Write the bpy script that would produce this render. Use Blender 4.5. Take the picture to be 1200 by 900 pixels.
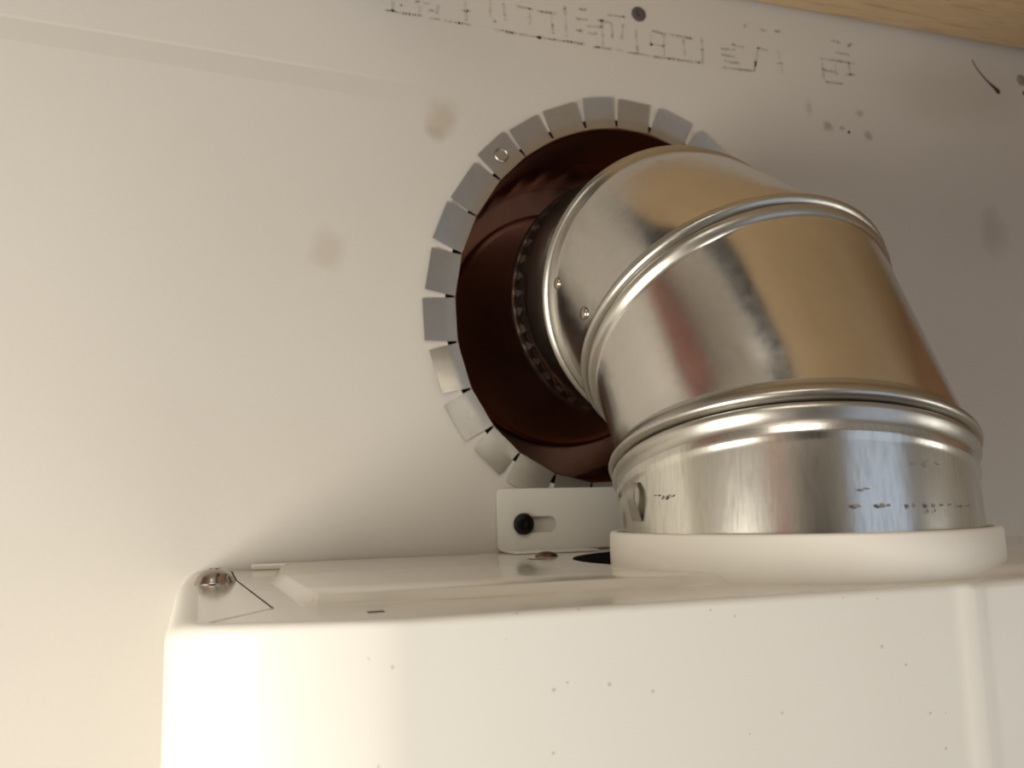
import bpy, bmesh, math, random
from mathutils import Vector, Matrix
from mathutils.geometry import tessellate_polygon
for o in list(bpy.data.objects): bpy.data.objects.remove(o, do_unlink=True)
S = bpy.context.scene; COL = S.collection
MM = 0.001; PI = math.pi
# ---------------------------------------------------------------- camera
cam_d = bpy.data.cameras.new('camera'); cam = bpy.data.objects.new('camera', cam_d); COL.objects.link(cam)
CP = (-242.0, -480.75, 29.61); YAW, PITCH, ROLL, FPX = .32933, .13740, -.02389, 1031.53
fw = Vector((math.sin(YAW)*math.cos(PITCH), math.cos(YAW)*math.cos(PITCH), math.sin(PITCH)))
r0 = Vector((math.cos(YAW), -math.sin(YAW), 0)); u0 = r0.cross(fw)
rt = math.cos(ROLL)*r0 + math.sin(ROLL)*u0; up = -math.sin(ROLL)*r0 + math.cos(ROLL)*u0
cam.matrix_world = Matrix(((rt.x, up.x, -fw.x, CP[0]*MM), (rt.y, up.y, -fw.y, CP[1]*MM), (rt.z, up.z, -fw.z, CP[2]*MM), (0, 0, 0, 1)))
cam_d.sensor_width = 36; cam_d.sensor_fit = 'HORIZONTAL'; cam_d.lens = FPX/1200*36; cam_d.clip_start = .01; cam_d.clip_end = 50
cam_d.dof.use_dof = True; cam_d.dof.focus_distance = .36; cam_d.dof.aperture_fstop = 14
S.camera = cam
# ---------------------------------------------------------------- world, exposure
S.view_settings.view_transform = 'Standard'; S.view_settings.look = 'None'; S.view_settings.gamma = 1
S.view_settings.use_curve_mapping = False; S.view_settings.exposure = 0.06
W = bpy.data.worlds.new('world'); S.world = W; W.use_nodes = True
W.node_tree.nodes['Background'].inputs[0].default_value = (.62, .75, 1, 1); W.node_tree.nodes['Background'].inputs[1].default_value = .5
# ---------------------------------------------------------------- lights of the room and added fills
def area(name, loc, target, sx, sy, power, col):
    l = bpy.data.lights.new(name, 'AREA'); l.shape = 'RECTANGLE'; l.size = sx; l.size_y = sy; l.energy = power; l.color = col
    o = bpy.data.objects.new(name, l); COL.objects.link(o); o.location = loc
    o.rotation_euler = (Vector(target)-Vector(loc)).to_track_quat('-Z', 'Y').to_euler(); return o
area('work_lamp_light', (-.83, -.56, -.21), (-.30, 0, -.30), .36, .44, 7.5, (1, .955, .86))
area('ceiling_fill', (-.55, -1.15, .775), (-.5, -1.1, 0), .6, .6, 4.3, (1, .93, .83))  # warm overhead fill, added to lift the hood top and left wall
area('window_light', (.68, -2.16, -.10), (.45, 0, -.05), 1.40, 1.5, 2.1, (.79, .88, 1))
area('side_fill_light', (1.46, -.95, -.28), (.2, 0, .0), 1.0, .62, 6.0, (1, .98, .92))  # neutral fill added from the right, dressed as a window
# ---------------------------------------------------------------- materials
def mat(name, base=(.8, .8, .8), rough=.5, metal=0, coat=0):
    m = bpy.data.materials.new(name); m.use_nodes = True; b = m.node_tree.nodes['Principled BSDF']
    b.inputs['Base Color'].default_value = (*base, 1); b.inputs['Roughness'].default_value = rough; b.inputs['Metallic'].default_value = metal
    b.inputs['Coat Weight'].default_value = coat; b.inputs['Coat Roughness'].default_value = .08
    return m
def N(m, t, **k):
    n = m.node_tree.nodes.new(t)
    for a, v in k.items():
        if hasattr(n, a): setattr(n, a, v)
        else: n.inputs[a].default_value = v
    return n
def L(m, a, b): m.node_tree.links.new(a, b)
def coords(m, scale=(1, 1, 1)):
    tc = N(m, 'ShaderNodeTexCoord'); mp = N(m, 'ShaderNodeMapping'); mp.inputs['Scale'].default_value = scale
    L(m, tc.outputs['Object'], mp.inputs['Vector']); return mp.outputs[0]
def noise(m, vec, scale, detail=4, rough=.55):
    n = N(m, 'ShaderNodeTexNoise'); n.inputs['Scale'].default_value = scale; n.inputs['Detail'].default_value = detail
    n.inputs['Roughness'].default_value = rough; L(m, vec, n.inputs['Vector']); return n.outputs['Fac']
def ramp(m, fac, stops):
    r = N(m, 'ShaderNodeValToRGB'); e = r.color_ramp.elements
    while len(e) < len(stops): e.new(.5)
    for q, (p, c) in zip(e, stops): q.position = p; q.color = (*c, 1) if len(c) == 3 else c
    L(m, fac, r.inputs[0]); return r.outputs[0]
def mixc(m, fac, a, b, mode='MIX'):
    x = N(m, 'ShaderNodeMix', data_type='RGBA', blend_type=mode)
    for s, v in ((0, fac), (6, a), (7, b)):
        if hasattr(v, 'links') or hasattr(v, 'is_linked'): L(m, v, x.inputs[s])
        else: x.inputs[s].default_value = v if s == 0 else (*v, 1)
    return x.outputs[2]
def math_(m, op, a, b=0.0, c=0.0):
    x = N(m, 'ShaderNodeMath', operation=op)
    for i, v in enumerate((a, b, c)):
        if hasattr(v, 'is_linked'): L(m, v, x.inputs[i])
        else: x.inputs[i].default_value = v
    return x.outputs[0]
def bsdf(m): return m.node_tree.nodes['Principled BSDF']
def bump(m, h, strength, dist=.001):
    b = N(m, 'ShaderNodeBump'); b.inputs['Strength'].default_value = strength; b.inputs['Distance'].default_value = dist
    L(m, h, b.inputs['Height']); L(m, b.outputs[0], bsdf(m).inputs['Normal'])

def galvanised(name, base, rough, vstretch=(1, 1, 1), spangle=.5):
    m = mat(name, base, rough, 1)
    v = coords(m, vstretch); v1 = coords(m)
    n1 = noise(m, v, 260, 3); n2 = noise(m, v1, 22, 5)
    sp = N(m, 'ShaderNodeTexVoronoi'); sp.inputs['Scale'].default_value = 170; L(m, v1, sp.inputs['Vector'])
    c = mixc(m, n2, tuple(x*.86 for x in base), tuple(min(1, x*1.06) for x in base))
    c = mixc(m, math_(m, 'MULTIPLY', math_(m, 'SUBTRACT', n1, .45), spangle), c, tuple(x*.55 for x in base))
    L(m, c, bsdf(m).inputs['Base Color'])
    r = math_(m, 'MULTIPLY_ADD', n1, .14, rough-.07); r = math_(m, 'ADD', r, math_(m, 'MULTIPLY', n2, .06))
    L(m, r, bsdf(m).inputs['Roughness'])
    bump(m, math_(m, 'ADD', math_(m, 'MULTIPLY', n1, .25), n2), .10, .0008)
    return m
GALV = galvanised('galvanised_steel', (.70, .67, .62), .17, (1, 1, 1), .35)
GALV_COLLAR = galvanised('brushed_galvanised_steel', (.70, .68, .62), .20, (2.5, 2.5, .35), 1.3)
GALV_BEAD = galvanised('rolled_steel_seam', (.52, .50, .45), .30, (1, 1, 1), .5)
GALV_TAB = galvanised('matte_galvanised_steel', (.47, .45, .41), .36, (1, 1, 1), .5)
DARKSTEEL = galvanised('brown_reflection_steel', (.30, .15, .09), .30, (1, 1, 1), .6)  # brown reflections inside the sleeve, put into the base colour
DAMPER = galvanised('brown_steel', (.26, .11, .075), .34, (1, 1, 1), .6)  # reddish-brown tone of the damper plate
GAPM = mat('dark_brown_gap', (.16, .13, .10), .8)  # dark brown tone for the panel gap and slot
BLACK = mat('black_screw_steel', (.012, .010, .010), .28, .6)
DARKGAP = mat('dark_hollow', (.02, .016, .014), .8)
CHROME = mat('nickel_screw', (.42, .37, .32), .2, 1)
RUSTY = mat('tarnished_screw', (.20, .13, .09), .35, 1)
def enamel(name, base, rough, specks=True):
    m = mat(name, base, rough, 0, .15 if specks else .5); v = coords(m)
    vo = N(m, 'ShaderNodeTexVoronoi'); vo.inputs['Scale'].default_value = 150; L(m, v, vo.inputs['Vector'])
    d = vo.outputs['Distance']; wn = noise(m, v, 700, 2); n3 = noise(m, v, 35, 3)
    mask = math_(m, 'LESS_THAN', math_(m, 'ADD', d, math_(m, 'MULTIPLY', wn, .16)), .155)
    gate = math_(m, 'GREATER_THAN', n3, .47)
    c = mixc(m, noise(m, v, 9, 3), base, tuple(x*.96 for x in base))
    if specks: c = mixc(m, math_(m, 'MULTIPLY', math_(m, 'MULTIPLY', mask, gate), .42), c, (.30, .17, .10))
    L(m, c, bsdf(m).inputs['Base Color'])
    bump(m, noise(m, v, 60, 2), .03, .0006)
    return m
ENAMEL = enamel('cream_white_enamel', (.83, .80, .725), .44)
ENAMEL_TOP = enamel('glossy_cream_enamel_top', (.80, .76, .66), .16, False)
PLASTIC = enamel('cream_plastic', (.86, .82, .73), .5, False); bsdf(PLASTIC).inputs['Coat Weight'].default_value = 0
PLATE = enamel('white_painted_plate', (.80, .78, .71), .35, False)

# drywall paper: fibre grain, an old taped joint, a few brown stains and smudges, a broad darker patch
WALL = mat('bare_drywall_paper', (.62, .575, .505), .85)
def wall_nodes(m):
    v = coords(m); sep = N(m, 'ShaderNodeSeparateXYZ'); L(m, v, sep.inputs[0]); X, Z = sep.outputs[0], sep.outputs[2]
    n = noise(m, v, 7, 5); f = noise(m, v, 420, 3)
    c = mixc(m, n, (.64, .605, .55), (.60, .56, .505))
    c = mixc(m, math_(m, 'MULTIPLY', f, .16), c, (.44, .40, .35))
    # taped joint strip, slightly greyer, with a pale upper edge
    jz = math_(m, 'SUBTRACT', Z, math_(m, 'MULTIPLY_ADD', X, -.035, .2725))
    inb = math_(m, 'MULTIPLY', math_(m, 'GREATER_THAN', jz, -.0125), math_(m, 'LESS_THAN', jz, .0))
    fade = N(m, 'ShaderNodeMapRange'); fade.inputs[1].default_value = -.11; fade.inputs[2].default_value = -.2; L(m, X, fade.inputs[0])
    c = mixc(m, math_(m, 'MULTIPLY', math_(m, 'MULTIPLY', inb, fade.outputs[0]), .22), c, (.47, .43, .37))
    edge = math_(m, 'MULTIPLY', math_(m, 'GREATER_THAN', jz, -.0006), math_(m, 'LESS_THAN', jz, .0012))
    c = mixc(m, math_(m, 'MULTIPLY', math_(m, 'MULTIPLY', edge, fade.outputs[0]), .25), c, (.74, .70, .62))
    def blot(c, x, z, rx, rz, col, amt, nscale=60):
        a = math_(m, 'DIVIDE', math_(m, 'SUBTRACT', X, x*MM), rx*MM); b = math_(m, 'DIVIDE', math_(m, 'SUBTRACT', Z, z*MM), rz*MM)
        d = math_(m, 'SQRT', math_(m, 'ADD', math_(m, 'MULTIPLY', a, a), math_(m, 'MULTIPLY', b, b)))
        d = math_(m, 'ADD', d, math_(m, 'MULTIPLY', math_(m, 'SUBTRACT', noise(m, v, nscale, 4), .5), 1.6))
        k = N(m, 'ShaderNodeMapRange'); k.inputs[1].default_value = 1.15; k.inputs[2].default_value = .35; L(m, d, k.inputs[0])
        return mixc(m, math_(m, 'MULTIPLY', k.outputs[0], amt), c, col)
    c = blot(c, -117, 258, 11, 13, (.40, .31, .20), .45)
    c = blot(c, -122, 248, 7, 5, (.36, .27, .17), .4, 90)
    c = blot(c, -183, 172, 12, 14, (.42, .34, .25), .33)
    c = blot(c, 160, 287, 5, 4, (.22, .19, .15), .6, 200)
    c = blot(c, 172, 287, 3, 2, (.16, .13, .11), .7, 200)
    c = blot(c, 194, 284, 4, 4, (.22, .17, .14), .55, 200)
    c = blot(c, 188, 300, 4, 3, (.27, .19, .15), .5, 160)
    c = blot(c, 145, 298, 3, 7, (.25, .23, .21), .35, 120)
    c = blot(c, 302, 222, 14, 20, (.38, .33, .27), .4, 70)
    c = blot(c, 270, 325, 80, 26, (.46, .40, .34), .35, 12)  # broad darker patch below the shelf on the right
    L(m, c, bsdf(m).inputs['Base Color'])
    bump(m, math_(m, 'ADD', f, math_(m, 'MULTIPLY', n, .5)), .12, .0006)
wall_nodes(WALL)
INK = mat('faded_grey_ink', (.45, .415, .375), .9)
COLINK = mat('worn_stamp_ink', (.20, .19, .165), .8)
SOOT = mat('dark_grey_mark', (.10, .08, .075), .7)
GREYDOT = mat('filled_grey_spot', (.28, .25, .23), .8)
L(INK, ramp(INK, noise(INK, coords(INK), 210, 3), [(.36, (.44, .405, .365)), (.62, (.57, .53, .48))]), bsdf(INK).inputs['Base Color'])
SCRATCH = mat('black_scratch', (.035, .022, .015), .7)
# pine board with long grain and knots
PINE = mat('pine_wood', (.60, .38, .19), .55)
def pine_nodes(m, a, b, kn):
    v = coords(m, (3, 42, 42)); n = noise(m, v, 6, 5, .6); n2 = noise(m, coords(m, (8, 160, 160)), 4, 3)
    c = ramp(m, n, [(.30, a), (.52, b), (.68, tuple(x*.8 for x in a))]); c = mixc(m, math_(m, 'MULTIPLY', n2, .35), c, tuple(x*.6 for x in a))
    vk = N(m, 'ShaderNodeTexVoronoi'); vk.inputs['Scale'].default_value = 6; L(m, coords(m, (.9, 2.6, 2.6)), vk.inputs['Vector'])
    k = N(m, 'ShaderNodeMapRange'); k.inputs[1].default_value = .16; k.inputs[2].default_value = .05; L(m, vk.outputs['Distance'], k.inputs[0])
    c = mixc(m, k.outputs[0], c, kn); L(m, c, bsdf(m).inputs['Base Color']); bump(m, n2, .15, .0005)
pine_nodes(PINE, (.60, .42, .23), (.70, .52, .31), (.36, .16, .07))
CAB = mat('brown_cabinet_wood', (.30, .16, .08), .5); pine_nodes(CAB, (.34, .19, .10), (.42, .25, .14), (.18, .08, .04))
ROOM = mat('room_paint', (.62, .58, .52), .8); L(ROOM, mixc(ROOM, noise(ROOM, coords(ROOM), 3), (.66, .62, .56), (.60, .56, .50)), bsdf(ROOM).inputs['Base Color'])
CEIL = mat('ceiling_paint', (.86, .83, .76), .85)
FLOOR = mat('floor_boards', (.25, .15, .09), .5); pine_nodes(FLOOR, (.24, .14, .08), (.30, .19, .11), (.12, .06, .03))
DOORM = mat('dark_reflected_paint', (.035, .04, .045), .5)
REFL_CLOTH = mat('pink_cloth', (.70, .36, .30), .85)
GLASSM = mat('window_glass', (1, 1, 1), .02); bsdf(GLASSM).inputs['Transmission Weight'].default_value = 1
FRAME = mat('window_frame_paint', (.75, .74, .70), .5)
# ---------------------------------------------------------------- helpers
def link(name, me, m, parent=None, smooth=None):
    o = bpy.data.objects.new(name, me); COL.objects.link(o)
    if m: me.materials.append(m)
    if parent is not None: o.parent = parent
    if smooth is not None:
        for f in me.polygons: f.use_smooth = True
        if smooth < 3: me.set_sharp_from_angle(angle=smooth)
    return o
def mesh(name, vs, fs, m, parent=None, smooth=None, recalc=True):
    me = bpy.data.meshes.new(name); me.from_pydata([(x*MM, y*MM, z*MM) for x, y, z in vs], [], fs)
    if recalc:
        bm = bmesh.new(); bm.from_mesh(me); bmesh.ops.recalc_face_normals(bm, faces=bm.faces); bm.to_mesh(me); bm.free()
    me.update(); return link(name, me, m, parent, smooth)
def box(name, lo, hi, m, parent=None, bev=0):
    x0, y0, z0 = lo; x1, y1, z1 = hi
    vs = [(x, y, z) for z in (z0, z1) for x, y in ((x0, y0), (x1, y0), (x1, y1), (x0, y1))]
    fs = [(3, 2, 1, 0), (4, 5, 6, 7), (0, 1, 5, 4), (1, 2, 6, 5), (2, 3, 7, 6), (3, 0, 4, 7)]
    o = mesh(name, vs, fs, m, parent)
    if bev:
        bm = bmesh.new(); bm.from_mesh(o.data); bmesh.ops.bevel(bm, geom=bm.edges[:], offset=bev*MM, segments=3, affect='EDGES', profile=.5)
        bm.to_mesh(o.data); bm.free()
        for f in o.data.polygons: f.use_smooth = True
        o.data.set_sharp_from_angle(angle=.9)
    return o
def rings(name, RR, m, parent=None, smooth=1.0, closed_ends=(False, False), loop=False):
    """skin a list of equal-length closed rings"""
    n = len(RR[0]); vs = [v for R in RR for v in R]; fs = []
    K = len(RR) if loop else len(RR)-1
    for k in range(K):
        a, b = k*n, ((k+1) % len(RR))*n
        for i in range(n): j = (i+1) % n; fs.append((a+i, a+j, b+j, b+i))
    if closed_ends[0]: fs.append(tuple(reversed(range(n))))
    if closed_ends[1]: fs.append(tuple(range((len(RR)-1)*n, len(RR)*n)))
    return mesh(name, vs, fs, m, parent, smooth)
def lathe(name, prof, m, parent, c, axis, n=48, smooth=.8, cap=True):
    """prof: (distance along axis, radius)"""
    ax = Vector(axis).normalized(); a = ax.orthogonal().normalized(); b = ax.cross(a); c = Vector(c); RR = []
    for h, r in prof: RR.append([tuple(c+ax*h+r*(math.cos(2*PI*i/n)*a+math.sin(2*PI*i/n)*b)) for i in range(n)])
    return rings(name, RR, m, parent, smooth, (cap, cap))
def empty(name, loc=(0, 0, 0)):
    o = bpy.data.objects.new(name, None); COL.objects.link(o); o.empty_display_size = .02; o.location = [q*MM for q in loc]; return o
def tag(o, label, cat, group=None):
    o['label'] = label; o['category'] = cat
    if group: o['group'] = group
    return o
def struct(o): o['kind'] = 'structure'; return o
def adopt(root):
    """children are modelled in scene coordinates"""
    for c in root.children: c.matrix_parent_inverse = Matrix.Translation(root.location).inverted()
def plane_holes(outer, holes, z_of=lambda x, y: 0):
    """tessellate a flat polygon with holes; returns verts (x,y) and faces"""
    loops = [outer]+holes; flat = [p for l in loops for p in l]
    tri = tessellate_polygon([[Vector((x, y, 0)) for x, y in l] for l in loops])
    return flat, [tuple(t) for t in tri]
# ---------------------------------------------------------------- room shell
HX, HZ, RA, RB, HROT = -8.97, 153.52, 106.19*.93229, 106.19/.93229, -.44931
def ell(t, k=1.0, add=0.0):
    a, b = (RA+add)*k*math.cos(t), (RB+add)*k*math.sin(t)
    return HX+a*math.cos(HROT)-b*math.sin(HROT), HZ+a*math.sin(HROT)+b*math.cos(HROT)
def build_wall_back():
    X0, X1, Z0, Z1 = -1020, 1500, -1600, 800; NE = 96
    hole = [ell(2*PI*i/NE, 1, 6.5) for i in range(NE)]
    P = [(X0, Z0), (X1, Z0), (X1, Z1), (X0, Z1)]
    fl, tr = plane_holes(P, [hole]); n = len(fl)
    vs = [(x, 0, z) for x, z in fl]+[(x, 12.7, z) for x, z in fl]
    fs = list(tr)+[tuple(n+i for i in reversed(t)) for t in tr]
    for i in range(NE):
        a, b = 4+i, 4+(i+1) % NE; fs.append((a, b, n+b, n+a))
    for i in range(4): a, b = i, (i+1) % 4; fs.append((a, b, n+b, n+a))
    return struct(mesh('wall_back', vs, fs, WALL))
def cavity(parent):
    for a, b in (((-330, 118, -150), (320, 126, 460)), ((-338, 13, -150), (-330, 126, 460)), ((320, 13, -150), (328, 126, 460)), ((-338, 13, 460), (328, 126, 468)), ((-338, 13, -158), (328, 126, -150))): box('cavity_light_stop', a, b, DARKGAP, parent)  # dark box added behind the hole to block stray sky light
wall = build_wall_back(); cavity(wall)
struct(box('wall_left', (-1020, -2220, -1600), (-1000, 12, 800), ROOM))
struct(box('wall_right', (1500, -2220, -1600), (1520, 12, 800), ROOM))
struct(box('floor', (-1020, -2220, -1620), (1520, 12, -1600), FLOOR))
struct(box('ceiling', (-1020, -2220, 800), (1520, 12, 820), CEIL))
# front wall (behind the camera) with a window opening and an added dark door
def wall_front():
    fl, tr = plane_holes([(-1000, -1600), (1500, -1600), (1500, 800), (-1000, 800)], [[(-40, -880), (-40, 680), (1400, 680), (1400, -880)]])
    n = len(fl); vs = [(x, -2200, z) for x, z in fl]+[(x, -2220, z) for x, z in fl]
    fs = list(tr)+[tuple(n+i for i in reversed(t)) for t in tr]
    for i in range(4): a, b = 4+i, 4+(i+1) % 4; fs.append((a, b, n+b, n+a))
    struct(mesh('wall_front', vs, fs, ROOM))
wall_front()
win = struct(box('window_1', (-40, -2216, -880), (1400, -2212, 680), GLASSM))
for a, b in (((-40, -2222, -880), (-10, -2200, 680)), ((1370, -2222, -880), (1400, -2200, 680)), ((-10, -2222, 650), (1370, -2200, 680)), ((-10, -2222, -880), (1370, -2200, -850)), ((665, -2222, -850), (695, -2200, 650))):
    box('window_frame', a, b, FRAME, win, 2)
fill_win = struct(box('added_side_window', (1495, -1450, -590), (1499, -450, 30), GLASSM))  # pane and frame added to go with the side fill light
for a, b in (((1470, -1480, -620), (1499.5, -1451, 60)), ((1470, -449, -620), (1499.5, -420, 60)), ((1470, -1450, 31), (1499.5, -450, 60)), ((1470, -1450, -620), (1499.5, -450, -591))):
    box('window_frame', a, b, FRAME, fill_win, 2)
door = struct(box('reflection_door', (-960, -2199, -1600), (-440, -2170, 420), DOORM))  # unseen dark door added to darken the collar's reflection
lathe('door_handle', [(0, 12), (30, 12), (34, 24), (55, 26), (66, 18), (70, 4)], CHROME, door, (-480, -2170, -600), (0, 1, 0))
# ---------------------------------------------------------------- marks printed on the drywall (flat print and wear)
SEG = [(-150.6,321.3,-143.9,321.1),(-141.3,320.8,-130.1,321.2),(-146.8,326.5,-146.8,321.5),(-142.1,325.7,-140.8,325.9),(-132.6,329.7,-130.9,330.0),(-127.4,329.4,-125.2,329.8),(-130.5,326.6,-130.3,324.3),(-119.1,329.9,-119.8,324.3),(-123.9,325.4,-122.2,325.7),(-123.6,320.6,-119.2,320.7),(-114.3,320.6,-99.6,320.2),(-102.1,334.2,-102.0,330.5),(-103.5,328.8,-99.9,329.3),(-101.6,327.8,-101.4,323.2),(-86.1,337.9,-86.0,328.5),(-77.3,337.5,-76.5,327.8),(-68.0,337.7,-59.1,337.3),(-82.4,319.8,-54.4,319.0),(-54.4,319.3,-24.4,319.4),(-53.8,336.8,-43.3,337.1),(-60.1,333.8,-60.1,327.6),(-45.8,333.3,-44.7,323.9),(-36.3,342.6,-35.8,323.4),(-27.7,336.3,-21.8,336.3),(-29.0,327.9,-25.1,328.2),(-19.7,327.4,-15.2,327.8),(-26.0,342.9,-22.1,343.1),(-20.0,332.2,-12.0,333.0),(-5.6,342.4,5.6,342.8),(-10.8,337.1,-10.5,320.6),(-3.8,336.3,-3.7,327.0),(4.3,336.7,2.9,327.6),(-16.6,318.7,-5.6,318.9),(-1.6,319.0,2.5,318.9),(-83.6,325.2,-82.7,324.4),(-12.8,337.8,-4.8,337.2),(7.5,318.5,21.9,318.5),(26.0,318.3,62.1,319.2),(25.9,336.2,35.3,335.7),(39.6,335.9,54.5,335.7),(24.2,332.9,24.4,326.5),(33.6,333.4,33.5,320.4),(48.5,333.7,48.9,322.7),(62.7,337.0,62.2,320.7),(13.4,335.2,13.8,320.4),(77.1,331.6,87.2,332.6),(86.3,336.1,94.1,335.7),(78.0,327.6,86.8,327.4),(79.9,323.3,89.9,323.2),(78.5,318.5,102.0,319.3),(103.5,325.8,102.6,320.5),(24.4,327.0,32.7,326.8),(106.6,336.6,103.4,323.7),(106.6,337.1,113.4,336.1),(122.7,337.0,123.4,330.8),(121.4,327.9,124.9,328.4),(124.7,325.8,124.8,322.1),(156.9,336.8,186.2,337.4),(159.0,332.9,159.5,322.3),(181.8,336.2,182.9,328.8),(169.9,333.4,170.5,327.1),(161.4,319.9,174.8,320.2),(179.1,327.8,186.6,328.5),(169.1,352.1,175.2,351.4),(182.4,349.9,186.4,352.6),(109.9,350.7,113.4,350.7),(96.9,352.3,97.0,350.7),(121.5,351.5,125.0,351.9),(159.8,328.7,168.2,328.3),(172.0,343.4,181.8,343.3)]
def lettering():
    """dot-matrix strokes: rows of small flat ink dots"""
    rnd = random.Random(4); vs = []; fs = []
    for x0, z0, x1, z1 in SEG:
        d = math.hypot(x1-x0, z1-z0); n = max(1, round(d/1.9)); horiz = abs(x1-x0) > abs(z1-z0)
        for k in range(n+1):
            t = k/n; x = x0+(x1-x0)*t+rnd.uniform(-.15, .15); z = z0+(z1-z0)*t+rnd.uniform(-.2, .2)
            rx, rz = (1.25, .9) if horiz else (1.0, .95); s = rnd.uniform(.8, 1.35); b = len(vs)
            for i in range(8): vs.append((x+rx*s*math.cos(i*PI/4), -.12, z+rz*s*math.sin(i*PI/4)))
            fs.append(tuple(range(b, b+8)))
    o = mesh('printed_lettering', vs, fs, INK, wall); o['kind'] = 'stuff'; o['label'] = 'faded grey dot-matrix lettering printed on the drywall'
    return o
lettering()
def ribbon(name, pts, w, m, parent, y=-.15, label=None):
    vs = []; fs = []
    for i, (x, z) in enumerate(pts):
        a = pts[max(0, i-1)]; b = pts[min(len(pts)-1, i+1)]; dx, dz = b[0]-a[0], b[1]-a[1]; d = math.hypot(dx, dz); nx, nz = -dz/d, dx/d
        vs += [(x+nx*w[i], y, z+nz*w[i]), (x-nx*w[i], y, z-nz*w[i]), (x, y-.35, z)]
    for i in range(len(pts)-1):
        a, b = 3*i, 3*i+3; fs += [(a, b, b+2, a+2), (a+2, b+2, b+1, a+1)]
    o = mesh(name, vs, fs, m, parent, 3)
    if label: o['label'] = label
    return o
ribbon('scratch_mark', [(297.4, 356.7), (300.1, 351.5), (303.8, 347.2), (308.2, 343.1), (312.8, 339.6), (317.6, 336.4), (320.4, 334.0), (321.6, 332.6)], [.4, .55, .6, .7, .95, 1.7, 2.3, 1.0], SCRATCH, wall, -.1, 'thin curved black scratch with a blot at its lower end')
lathe('dark_speck', [(0, 1.6), (.5, 1.2), (.7, .3)], SCRATCH, wall, (346.5, 0, 336.5), (0, -1, 0), 12)
lathe('dark_speck', [(0, 1.2), (.4, .9), (.6, .2)], SCRATCH, wall, (177.5, 0, 284.5), (0, -1, 0), 12)
lathe('filled_spot', [(0, 4.6), (.3, 4.2), (.4, 1)], GREYDOT, wall, (345, 0, 347), (0, -1, 0), 24)
def drywall_screw(name, x, z, r, m):
    t = empty(name, (x, 0, z))
    prof = [(-10, 1.6), (-3, 2.0), (0, r*.8), (.2, r), (.7, r), (1.1, r*.88), (1.2, r*.45), (.3, r*.40), (.2, r*.1)]
    lathe('screw_head', prof, m, t, (x, 0, z), (0, -1, 0), 32); adopt(t); return t
tag(drywall_screw('drywall_screw', 15.8, 346.3, 5.0, SOOT), 'round dark grey screw head in the drywall above the faded lettering', 'screw')
# ---------------------------------------------------------------- pine shelf board over the wall
sh = tag(empty('pine_shelf', (390, -190, 369)), 'pine shelf with knotty grain along the top of the wall', 'shelf')
for k, (a, b) in enumerate(((-560, -471), (-470, -381), (-380, -291), (-290, -201), (-200, -101), (-100, -.4))):
    pk = box('plank', (-118, a, 369.3), (900, b, 388), PINE, sh, .8)
    if b > -1:      # the back edge stands off the wall a little towards the right
        for v in pk.data.vertices:
            if v.co.y > -.003: v.co.y -= .012 if v.co.x > .3 else 0
box('dark_reflection_rail', (-195, -560, 364), (-119, -.4, 390), DOORM, sh, 2); adopt(sh)  # unseen dark strip added for the dark stripe reflected in the elbow
# cabinet standing to the right, out of view but reflected in the steel
cb = tag(empty('wall_cabinet', (700, -200, 130)), 'brown wooden wall cabinet on the right of the duct', 'cabinet')
box('side_panel', (560, -380, 130), (578, -.6, 364), CAB, cb, 1)
box('side_panel', (930, -380, 130), (948, -.6, 364), CAB, cb, 1)
box('bottom_panel', (579, -379, 130), (929, -.6, 148), CAB, cb, 1)
box('back_panel', (579, -8, 149), (929, -.6, 362), CAB, cb)
dr = box('door', (560, -400, 132), (948, -381, 364), CAB, cb, 2)
lathe('door_knob', [(0, 6), (10, 6), (14, 14), (22, 15), (27, 8)], CHROME, dr, (590, -400, 170), (0, -1, 0), 24); adopt(cb)
def cloth(name, x0, x1, y, z0, z1, along, amp, label, cat):  # unseen pink cloths, added to tint the reflections in the steel
    n = 60; A = []; B = []
    for i in range(n+1):
        u = x0+(x1-x0)*i/n; w = y+amp*math.sin(i*.75); A.append((u, w) if along == 'x' else (w, u)); B.append((u, w-5) if along == 'x' else (w+5, u))
    pr = A+B[::-1]; o = rings(name, [[(x, q, z0) for x, q in pr], [(x, q, z1) for x, q in pr]], REFL_CLOTH, None, 1.2, (True, True))
    tag(o, label, cat)
    if along == 'x': lathe('rail', [(0, 8), (x1-x0+60, 8)], CHROME, o, (x0-30, y-3, z1+9), (1, 0, 0), 16)
    else: lathe('rail', [(0, 8), (x1-x0+60, 8)], CHROME, o, (y+3, x0-30, z1+9), (0, 1, 0), 16)
cloth('added_wall_cloth', -900, -640, -22, 470, 760, 'x', 9, 'red cloth added on the wall left of the duct for its reflection', 'added_cloth')
cloth('added_short_cloth', -330, -40, -970, 430, 740, 'y', 9, 'short red cloth added high on the left wall for its reflection', 'reflection_cloth')
cloth('reflection_cloth', -1330, -1130, -960, -1500, 600, 'y', 12, 'long red cloth added on the left wall for its reflection', 'reflection_cloth')
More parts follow.
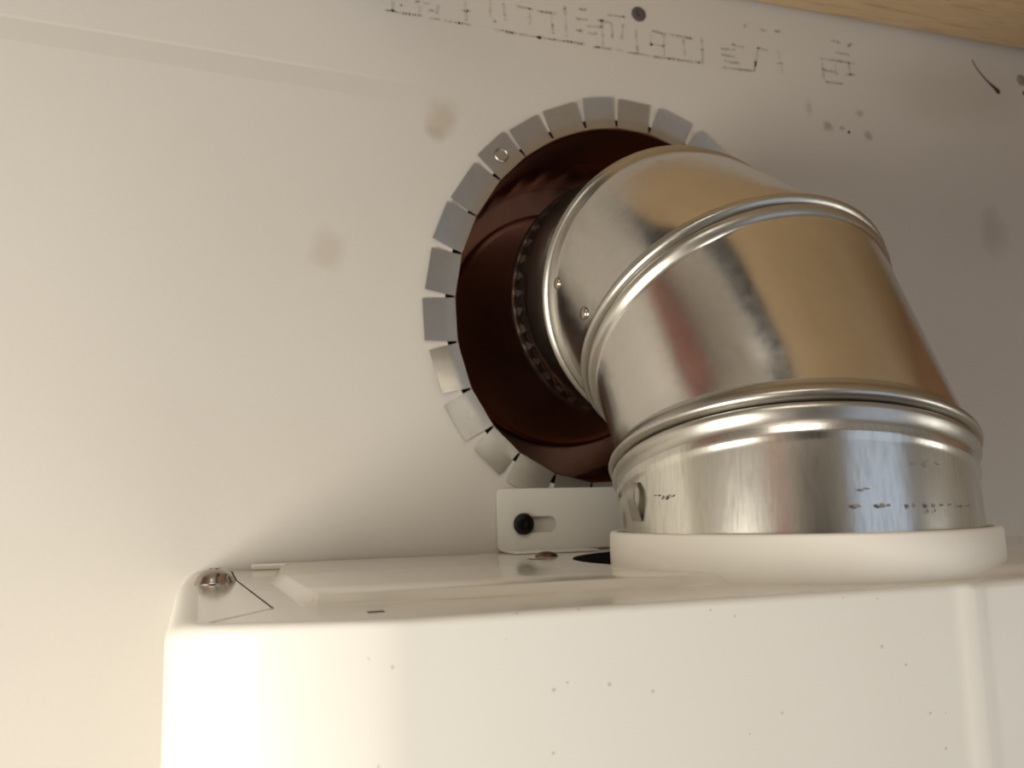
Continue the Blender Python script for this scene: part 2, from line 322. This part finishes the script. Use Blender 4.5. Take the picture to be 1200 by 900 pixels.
# ---------------------------------------------------------------- tabbed duct collar in the wall
def duct_collar():
    t = tag(empty('duct_collar', (HX, 0, HZ)), 'round metal duct collar with square tabs folded flat on the wall', 'duct collar')
    n = 128
    def R(y, k=1.0, add=0, crimp=0):
        out = []
        for i in range(n):
            a = 2*PI*i/n; x, z = ell(a, k, add-(crimp*(.5+.5*math.cos(a*32)) if crimp else 0)); out.append((x, y, z))
        return out
    prof = [R(-1.3, 1, 1.6), R(-.9, 1, .4), R(.4, 1, -.3), R(3, 1, -.7), R(52, 1, -1.2), R(54, 1, -2.4), R(56, 1, -1.2), R(58, 1, -1.6), R(60, 1, -2, 1.8), R(82, 1, -3.4, 2.6), R(96, 1, -4)]
    rings('sleeve', prof, DARKSTEEL, t, 1.0)
    # damper plate with a stepped rim, deep in the sleeve
    pc = (HX, HZ)
    def C(y, r, dx=0, dz=0): return [(HX+dx+r*math.cos(2*PI*i/n), y, HZ+dz+r*math.sin(2*PI*i/n)) for i in range(n)]
    rings('damper_plate', [C(92, 84), C(89, 84), C(88, 82), C(91, 78), C(90.5, 40), C(90, 2)], DAMPER, t, .8, (True, True))
    rings('end_plate', [R(96.5, 1, -4), C(96.6, 70), C(96.7, 3)], DARKSTEEL, t, .6, (False, True))
    # tabs: gap angles measured round the rim, the hidden side goes on at the same pitch
    gaps = [-112.4+360, -100.7+360, 272, 284.5, 297, 309.5, 322, 334.5, 347, 359.5, 372, 384.5, 397, 409.5, 423, 435.9, 447.3, 458.4, 471.1, 483.5, 496.6, 512.8, 527.3, 542.1, 556.6, 571.2, 584.1, 595.1, 607.6]
    rnd = random.Random(11)
    def rim(deg):
        # point on the ellipse in a given direction from the hole's centre
        t_ = math.radians(deg)-HROT; return math.atan2(math.sin(t_)/RB, math.cos(t_)/RA)
    for gi in range(len(gaps)-1):
        a0, a1 = gaps[gi], gaps[gi+1]
        p0, p1 = Vector(ell(rim(a0), 1, 1.2)), Vector(ell(rim(a1), 1, 1.2)); ch = (p1-p0); w = ch.length; e = ch.normalized(); c = (p0+p1)/2
        mid = math.radians((a0+a1)/2); o = Vector((math.cos(mid), math.sin(mid)))
        nrm = Vector((e.y, -e.x));
        if nrm.dot(o) < 0: nrm = -nrm
        dg = (a0+a1)/2; ln = 18.5+6.5*max(0, math.cos(math.radians(dg-85)*1.6) if abs((dg-85+180) % 360-180) < 56 else 0)+rnd.uniform(-.8, .8); g0 = .55; wi = w/2-g0; wo = w/2-rnd.uniform(.4, 1.1); sk = rnd.uniform(-.9, .9); lift = rnd.uniform(.2, 1.6); tw = rnd.uniform(-.5, .5)
        if abs((a0+a1)/2-563.9-0) < 6 or abs((a0+a1)/2-(563.9)) < 6: lift = 2.4
        prof = [(-.3, -1.35, wi), (1.5, -1.2, wi), (4, -.9, wi), (7, -.9, wi), (ln, -.9-lift, wo)]
        vs = []; fs = []
        for q, (h, y, hw) in enumerate(prof):
            for s in (-1, 1):
                P = c+nrm*h+e*(hw*s+sk*h/ln); yy = y+tw*s*h/ln-(.5 if tw else 0)*h/ln; vs.append((P.x, yy, P.y))
        k = len(vs); vs += [(x, y+.5, z) for x, y, z in vs]
        for q in range(len(prof)-1):
            a = 2*q; fs += [(a, a+1, a+3, a+2), (k+a, k+a+2, k+a+3, k+a+1), (a, a+2, k+a+2, k+a), (a+1, k+a+1, k+a+3, a+3)]
        fs += [(0, k, k+1, 1), (2*len(prof)-2, 2*len(prof)-1, k+2*len(prof)-1, k+2*len(prof)-2)]
        tb = mesh('tab', vs, fs, GALV_TAB, t, .7)
        if abs((a0+a1)/2-490.05) < 1:      # the tab with a nail hole, seen up left
            P = c+nrm*10; lathe('nail_head', [(0, 4.6), (.5, 4.4), (.9, 3.8), (.3, 3.3), (.2, .5)], GALV_TAB, tb, (P.x, -1.6, P.y), (0, -1, 0), 24); tb['label'] = 'tab with a round nail head'
    adopt(t); return t
duct_collar()
# ---------------------------------------------------------------- steel elbow
PY = -150.29
def frame(u, z, tl, az, v):
    U2 = Vector((math.sin(az), math.cos(az), 0)); n = U2*math.sin(tl)+Vector((0, 0, math.cos(tl)))
    return Vector((v, PY+u, z)), n.normalized()
F0 = (Vector((0, PY, 4)), Vector((0, 0, 1)))
F1 = frame(5.44, 43.61, .3140, .4648, 2.1); F2 = frame(36.77, 110.48, .6557, -.0518, .9)
F3 = frame(86.35, 143.39, 1.3319, .0894, .7); F4 = frame(148.64, 152.90, 1.4897, .0318, -1.6)
NS = 144
def ring(Fr, off, r, crimp=0, nc=44, ph=0):
    c, n = Fr; a = Vector((1, 0, 0)); a = (a-n*a.dot(n)).normalized(); b = n.cross(a)
    return [tuple(c+n*off+(r-crimp*(.5+.5*math.cos(nc*2*PI*i/NS)))*(math.cos(2*PI*i/NS)*a+math.sin(2*PI*i/NS)*b)) for i in range(NS)]
def lerp(A, B, t): return [tuple(Vector(p).lerp(Vector(q), t) for p, q in zip(A, B))][0]
def lerp_ring(A, B, t): return [tuple(Vector(p).lerp(Vector(q), t)) for p, q in zip(A, B)]
def elbow():
    t = tag(empty('duct_elbow', (0, PY, 3.5)), 'shiny galvanised steel adjustable duct elbow turning into the wall', 'duct elbow')
    lower = [(-9, 75), (-7.2, 75.2), (-6.2, 76.2), (-5, 77.3), (-3.6, 77.9), (-2.2, 77.9), (-1.0, 77.4), (-.5, 76.6), (-.3, 74.8)]
    lower1 = [(-15.5, 75), (-14, 75.3), (-12.8, 75.9), (-11.4, 76.2), (-9, 76.0), (-7, 76.2), (-5.2, 77.1), (-3.6, 77.9), (-2.2, 78.1), (-1.2, 77.7), (-.6, 76.8), (-.3, 74.8)]
    upper = [(.1, 74.8), (.3, 77.2), (1.4, 79.1), (2.8, 79.6), (4.4, 79.2), (5.7, 78), (6.8, 76.3), (8, 75.3), (10, 75)]
    def beadmat(o, nr, a, b):
        o.data.materials.append(GALV_BEAD)
        for f in o.data.polygons:
            k_ = f.index//NS
            if (a > 2 and k_ < a-1) or k_ >= nr-min(b, 8): f.material_index = 1
    def gore(name, Fa, Fb, start, end, m, parent=t):
        RR = [ring(Fa, o, r) for o, r in start]; E = [ring(Fb, o, r) for o, r in end]
        A, B = RR[-1], E[0]; RR += [lerp_ring(A, B, k/6) for k in range(1, 6)]+E
        o = rings(name, RR, m, parent, 1.2); beadmat(o, len(RR), len(start), len(end)); return o
    k = -1.5
    lo = [(o+k, r) for o, r in lower]; upr = [(o+k, r) for o, r in upper]
    g1 = gore('elbow_section', F0, F1, [(0, 74.6), (3, 74.8)], [(o+k, r) for o, r in lower1], GALV_COLLAR); g1['label'] = 'brushed upright collar section'
    g2 = gore('elbow_section', F1, F2, upr, lo, GALV)
    g3 = gore('elbow_section', F2, F3, upr, lo, GALV)
    # last section runs to the crimped end
    RR = [ring(F3, o, r) for o, r in upr]; A = RR[-1]; B = ring(F4, -22, 74.6)
    RR += [lerp_ring(A, B, q/4) for q in range(1, 4)]+[B]
    RR += [ring(F4, -20, 74.6, .8), ring(F4, -17, 74.8, 2.6), ring(F4, -6, 74.4, 2.2), ring(F4, -4, 74.8, .2), ring(F4, -3, 75.2), ring(F4, -1.6, 76.2), ring(F4, -.3, 76.1), ring(F4, 0, 75), ring(F4, -1, 74), ring(F4, -20, 71.5)]
    g4 = rings('elbow_section', RR, GALV, t, 1.2); beadmat(g4, len(RR), len(upr), 3); g4['label'] = 'last section with a crimped end in the hole'
    # rivets on the third and the first section
    def rivet(pos, nrm, parent, r=3.4): lathe('rivet', [(-1, r), (.2, r), (.9, r*.86), (1.4, r*.5), (1.55, r*.1)], CHROME, parent, pos, nrm, 20)
    for p_, n_ in RIV3: rivet(p_, n_, g3)
    # faint printed dashes round the collar
    vs = []; fs = []; rq = random.Random(3)
    for deg, z, w, h in ((-109.2, 26.9, 2.2, .8), (-101.6, 26.7, 2.2, 1.0), (-93.3, 26.4, 1.6, 1.3), (-86.5, 26.2, 2.0, 1.5), (-86.2, 24.2, .7, 2.0), (-79.7, 26.0, 2.0, .6), (-70.6, 25.8, 2.2, .5), (-106.5, 32.8, 2.5, .5), (-170.5, 32.0, 1.6, .5), (-167.1, 31.4, 1.8, .8), (-164.4, 32.3, 1.2, .5), (-87.3, 41.9, 1.4, .4), (-83.5, 41.3, 1.8, .5)):
        for part in range(3):
            a = math.radians(deg+rq.uniform(-1, 1)); z_ = z+rq.uniform(-.4, .4); hw = w/75*.45; h = min(h, .9); b = len(vs)
            for da, dz in ((-hw, -h/2), (-hw*.4, -h*.7), (hw*.7, -h/2), (hw, h*.3), (0, h/2), (-hw*.8, h*.4)): vs.append((75.12*math.cos(a+da), PY+75.12*math.sin(a+da), z_+dz))
            fs.append(tuple(range(b, b+6)))
    mk = mesh('printed_dashes', vs, fs, COLINK, g1); mk['kind'] = 'stuff'
    # small lifted clip at the left foot of the collar
    c0 = Vector((-75.4, PY+2, 22)); vs = []
    for i, (h, o) in enumerate(((0, 0), (4, 1.2), (9, 2.6), (13, 2.2), (16, .2))):
        for s in (-1, 1): vs.append((c0.x-o, c0.y+s*(4-.5*i), c0.z+h))
    nv = len(vs); vs += [(x+.7, y, z) for x, y, z in vs]; fs = []
    for q in range(4): a = 2*q; fs += [(a, a+1, a+3, a+2), (nv+a, nv+a+2, nv+a+3, nv+a+1), (a, a+2, nv+a+2, nv+a), (a+1, nv+a+1, nv+a+3, a+3)]
    mesh('lifted_clip', vs, fs, GALV_BEAD, g1, 1.0)
    adopt(t); return t
RIV3 = [((-74.8, -68.1, 143.2), (-1, -.02, .03)), ((-74.6, -100.6, 120.3), (-1, -.01, .01))]
elb = elbow()
# ---------------------------------------------------------------- range hood
def hood():
    t = tag(empty('range_hood', (0, -120, -150)), 'cream enamelled range hood box under the elbow', 'range hood')
    def outl(inset_l, inset_f):
        base = [(-255, 0), (-256, -60), (-255, -120), (-254, -200), (-252.5, -212), (-248.5, -220.5), (-242, -226), (-203, -237.6), (-197.5, -239.1), (-191, -240), (-6, -240.1), (-3.5, -240.15), (-1.5, -240.5), (2.5, -241.3), (4.8, -241.15), (9.5, -240.1), (13, -239.7), (60, -235.5), (150, -226), (240, -212), (251, -204), (256, -180), (256, -100), (256, 0)]
        out = []
        for i, (x, y) in enumerate(base):
            if i <= 5: dx, dy = inset_l*(.45 if i == 5 else .8 if i == 4 else 1), (inset_f*max(0, i-2)/3)
            elif i <= 20: dx, dy = 0, inset_f
            else: dx, dy = -inset_l, 0
            out.append((x+dx, y+dy))
        return out
    RR = []
    for q in range(7):
        a = q/6*PI/2; o = outl(9*(1-math.cos(a)), 2.6*(1-math.cos(a))) if 0 else outl(9*math.sin(a)*0+9*(1-math.cos(a)), 2.6*(1-math.cos(a)))
        zl = -7*(1-math.sin(a)); zf = -2.6*(1-math.sin(a))
        R = []
        for i, (x, y) in enumerate(o):
            w = 1 if (i <= 4 or i >= 22) else (.5 if i in (5, 21) else 0); R.append((x, y, w*zl+(1-w)*zf))
        RR.append(R)
    bottom = [(x, y, -150) for x, y in outl(0, 0)]; mid = [(x, y, -60) for x, y in outl(0, 0)]
    body = rings('hood_body', [[(x, y, -150) for x, y in outl(8, 8)], [(x, y, -150) for x, y in outl(1, 1)], bottom, mid]+RR, ENAMEL, t, .9, (True, False))
    # top sheet with raised panel, duct opening and the gap round the corner flange
    outer = [(x, y) for x, y, z in RR[-1]]
    raised = [(-218, -85), (-214.5, -190), (-210, -196), (-130, -198), (-54, -200), (-42, -203), (-33, -209), (-25, -220), (-15, -228), (0, -231.5), (30, -229), (90, -222), (150, -216), (225, -202), (236, -190), (240, -60), (238, -12), (225, -7), (-200, -7), (-210, -12)]
    def dens(P, n=4):
        out = []
        for i in range(len(P)):
            a, b = P[i], P[(i+1) % len(P)]
            for q in range(n): out.append((a[0]+(b[0]-a[0])*q/n, a[1]+(b[1]-a[1])*q/n))
        return out
    raised = dens(raised)
    def inset(P, d):
        out = []
        n = len(P)
        for i in range(n):
            a, b = P[i-2], P[(i+2) % n]; dx, dy = b[0]-a[0], b[1]-a[1]; l = math.hypot(dx, dy); nx, ny = dy/l, -dx/l   # clockwise? tested by area sign
            out.append((P[i][0]+nx*d*SG, P[i][1]+ny*d*SG))
        return out
    ar = sum(raised[i][0]*raised[(i+1) % len(raised)][1]-raised[(i+1) % len(raised)][0]*raised[i][1] for i in range(len(raised))); SG = -1 if ar > 0 else 1
    gl = [(-241.8, -220.9), (-223.3, -193.2), (-231.0, -66), (-231.6, -6), (-214, -6)]
    gw = [.35, .3, .3, .35, .3]
    def off(s):
        out = []
        for i, (x, y) in enumerate(gl):
            a = gl[max(0, i-1)]; b = gl[min(len(gl)-1, i+1)]; dx, dy = b[0]-a[0], b[1]-a[1]; l = math.hypot(dx, dy)
            out.append((x-dy/l*gw[i]*s*1.3, y+dx/l*gw[i]*s*1.3))
        return out
    groove = off(1)+off(-1)[::-1]
    slot = [(-199, -222.5), (-193.5, -222.5), (-193.5, -217), (-196, -217), (-196, -220), (-199, -220)]
    slot = [(-198.5, -221.5), (-193.5, -221.5), (-193.5, -216.5), (-198.5, -216.5)]
    fl, tr = plane_holes(outer, [raised, groove, slot]); n = len(fl)
    vs = [(x, y, 0) for x, y in fl]; fs = list(tr)
    mesh('top_panel', vs, fs, ENAMEL_TOP, t)
    for nm, P in (('panel_gap', groove), ('slot', slot)):
        k = len(P); a = [(x, y, 0.0) for x, y in P]; b = [(x, y, -1.6) for x, y in P]
        rings(nm, [a, b], GAPM, t, None, (False, True))
    # corner flange: thin plate on the left of the gap
    g = off(1.0); cp = [(-246, -60), (-246, -190), (-244.5, -214)]
    oh = [(24+105*math.cos(2*PI*i/72), -106+88*math.sin(2*PI*i/72)) for i in range(72)]
    steps = 6; RP = []
    for q in range(steps+1):
        s = q/steps; h = 3.5*(3*s*s-2*s**3); RP.append([(x, y, h) for x, y in inset(raised, 5.5*s)])
    rim = [(x, y) for x, y, z in RP[-1]]; fl, tr = plane_holes(rim, [oh]); nb = len(raised)
    vs = [v for R in RP for v in R]; fs = []
    for q in range(steps):
        for i in range(nb): j = (i+1) % nb; fs.append((q*nb+i, q*nb+j, (q+1)*nb+j, (q+1)*nb+i))
    base = len(vs); vs += [(x, y, 3.5) for x, y in fl]; fs += [tuple(base+i for i in tt) for tt in tr]
    o = mesh('raised_panel', vs, fs, ENAMEL_TOP, t)
    bm = bmesh.new(); bm.from_mesh(o.data); bmesh.ops.remove_doubles(bm, verts=bm.verts, dist=1e-6); bmesh.ops.recalc_face_normals(bm, faces=bm.faces); bm.to_mesh(o.data); bm.free()
    for f in o.data.polygons: f.use_smooth = True
    o.data.set_sharp_from_angle(angle=.9)
    rings('duct_opening', [[(x, y, 3.5) for x, y in oh], [(x, y, 2.2) for x, y in oh], [(x, y, -60) for x, y in oh]], DARKGAP, t, None, (False, True))
    # rear lip
    box('rear_lip', (-222, -4.2, 0), (238, -1.0, 3.2), ENAMEL_TOP, t, 1.0)
    # white plastic duct ring
    rg = lathe('duct_ring', [(-24, 76.5), (-24, 79), (3, 80.6), (10, 80.6), (16.2, 80.4), (17.1, 79.8), (17.4, 78.6), (17.2, 77.2), (16, 76.6), (-24, 76.5)], PLASTIC, t, (0, PY, 0), (0, 0, 1), 128, .9, False)
    # big nickel screw on the corner
    def panscrew(name, c, r, h, m, ph):
        prof = [(0, r), (h*.10, r), (h*.15, r*.98)]+[(h*(.15+.85*math.sin(a*PI/18)), r*max(.06, .93*math.cos(a*PI/18))) for a in range(1, 10)]
        s = lathe(name, prof, m, t, c, (0, 0, 1), 40, .6)
        cx, cy, cz = c; a = math.radians(ph); d = Vector((math.cos(a), math.sin(a), 0)); e = Vector((-d.y, d.x, 0))
        for q in (0, 1):
            D = d if q == 0 else e; E_ = e if q == 0 else -d; vs = []
            for zz in (cz+h*.72, cz+h*.995):
                for s1, s2 in ((-1, -1), (1, -1), (1, 1), (-1, 1)):
                    P = Vector((cx, cy, zz))+D*(r*.27*s1)+E_*(r*.07*s2); vs.append(tuple(P))
            mesh('cross_recess', vs, [(3, 2, 1, 0), (4, 5, 6, 7), (0, 1, 5, 4), (1, 2, 6, 5), (2, 3, 7, 6), (3, 0, 4, 7)], BLACK, s)
        return s
    panscrew('screw', (-240.0, -80, 0), 8.4, 6.4, CHROME, 20)['label'] = 'large nickel pan-head screw'
    panscrew('screw', (-79, -52, 3.5), 6.0, 2.6, RUSTY, 50)['label'] = 'small tarnished screw'
    lathe('brown_disc', [(0, 5.0), (.15, 4.6), (.2, 1)], RUSTY, t, (-91, -70, 3.45), (0, 0, 1), 24)  # flat brown disc beside the small screw
    adopt(t); return t
hood()
# ---------------------------------------------------------------- slotted mounting plate on the wall
def plate():
    t = tag(empty('mounting_plate', (-20, -2, 4)), 'white slotted mounting plate screwed to the wall behind the hood', 'bracket')
    def rr(x0, z0, x1, z1, r, n=6):
        out = []
        for cx, cz, a0 in ((x1-r, z1-r, 0), (x0+r, z1-r, 90), (x0+r, z0+r, 180), (x1-r, z0+r, 270)):
            for i in range(n+1): a = math.radians(a0+90*i/n); out.append((cx+r*math.cos(a), cz+r*math.sin(a)))
        return out
    O = rr(-89, 4.5, 90, 39.2, 2); Hh = rr(-79, 14.2, -53.5, 23.4, 4.55)[::-1]
    fl, tr = plane_holes(O, [Hh]); n = len(fl); vs = [(x, -3.2, z) for x, z in fl]+[(x, -1.0, z) for x, z in fl]
    fs = list(tr)+[tuple(n+i for i in reversed(q)) for q in tr]
    for a0, k in ((0, len(O)), (len(O), len(Hh))):
        for i in range(k): a, b = a0+i, a0+(i+1) % k; fs.append((a, b, n+b, n+a))
    o = mesh('plate', vs, fs, PLATE, t)
    box('foot_flange', (-87, -26, 3.7), (-38, -3.2, 5.0), PLATE, t, .5)
    s = lathe('screw', [(-1.2, 2), (0, 3), (1.2, 6.0), (1.8, 6.2), (2.6, 6.0), (3.4, 5.0), (3.6, 3.0), (2.2, 2.2), (2.0, .3)], BLACK, t, (-74.4, -3.4, 19.2), (0, -1, 0), 32)
    s['label'] = 'black round-headed screw in the slot'
    adopt(t)
plate()
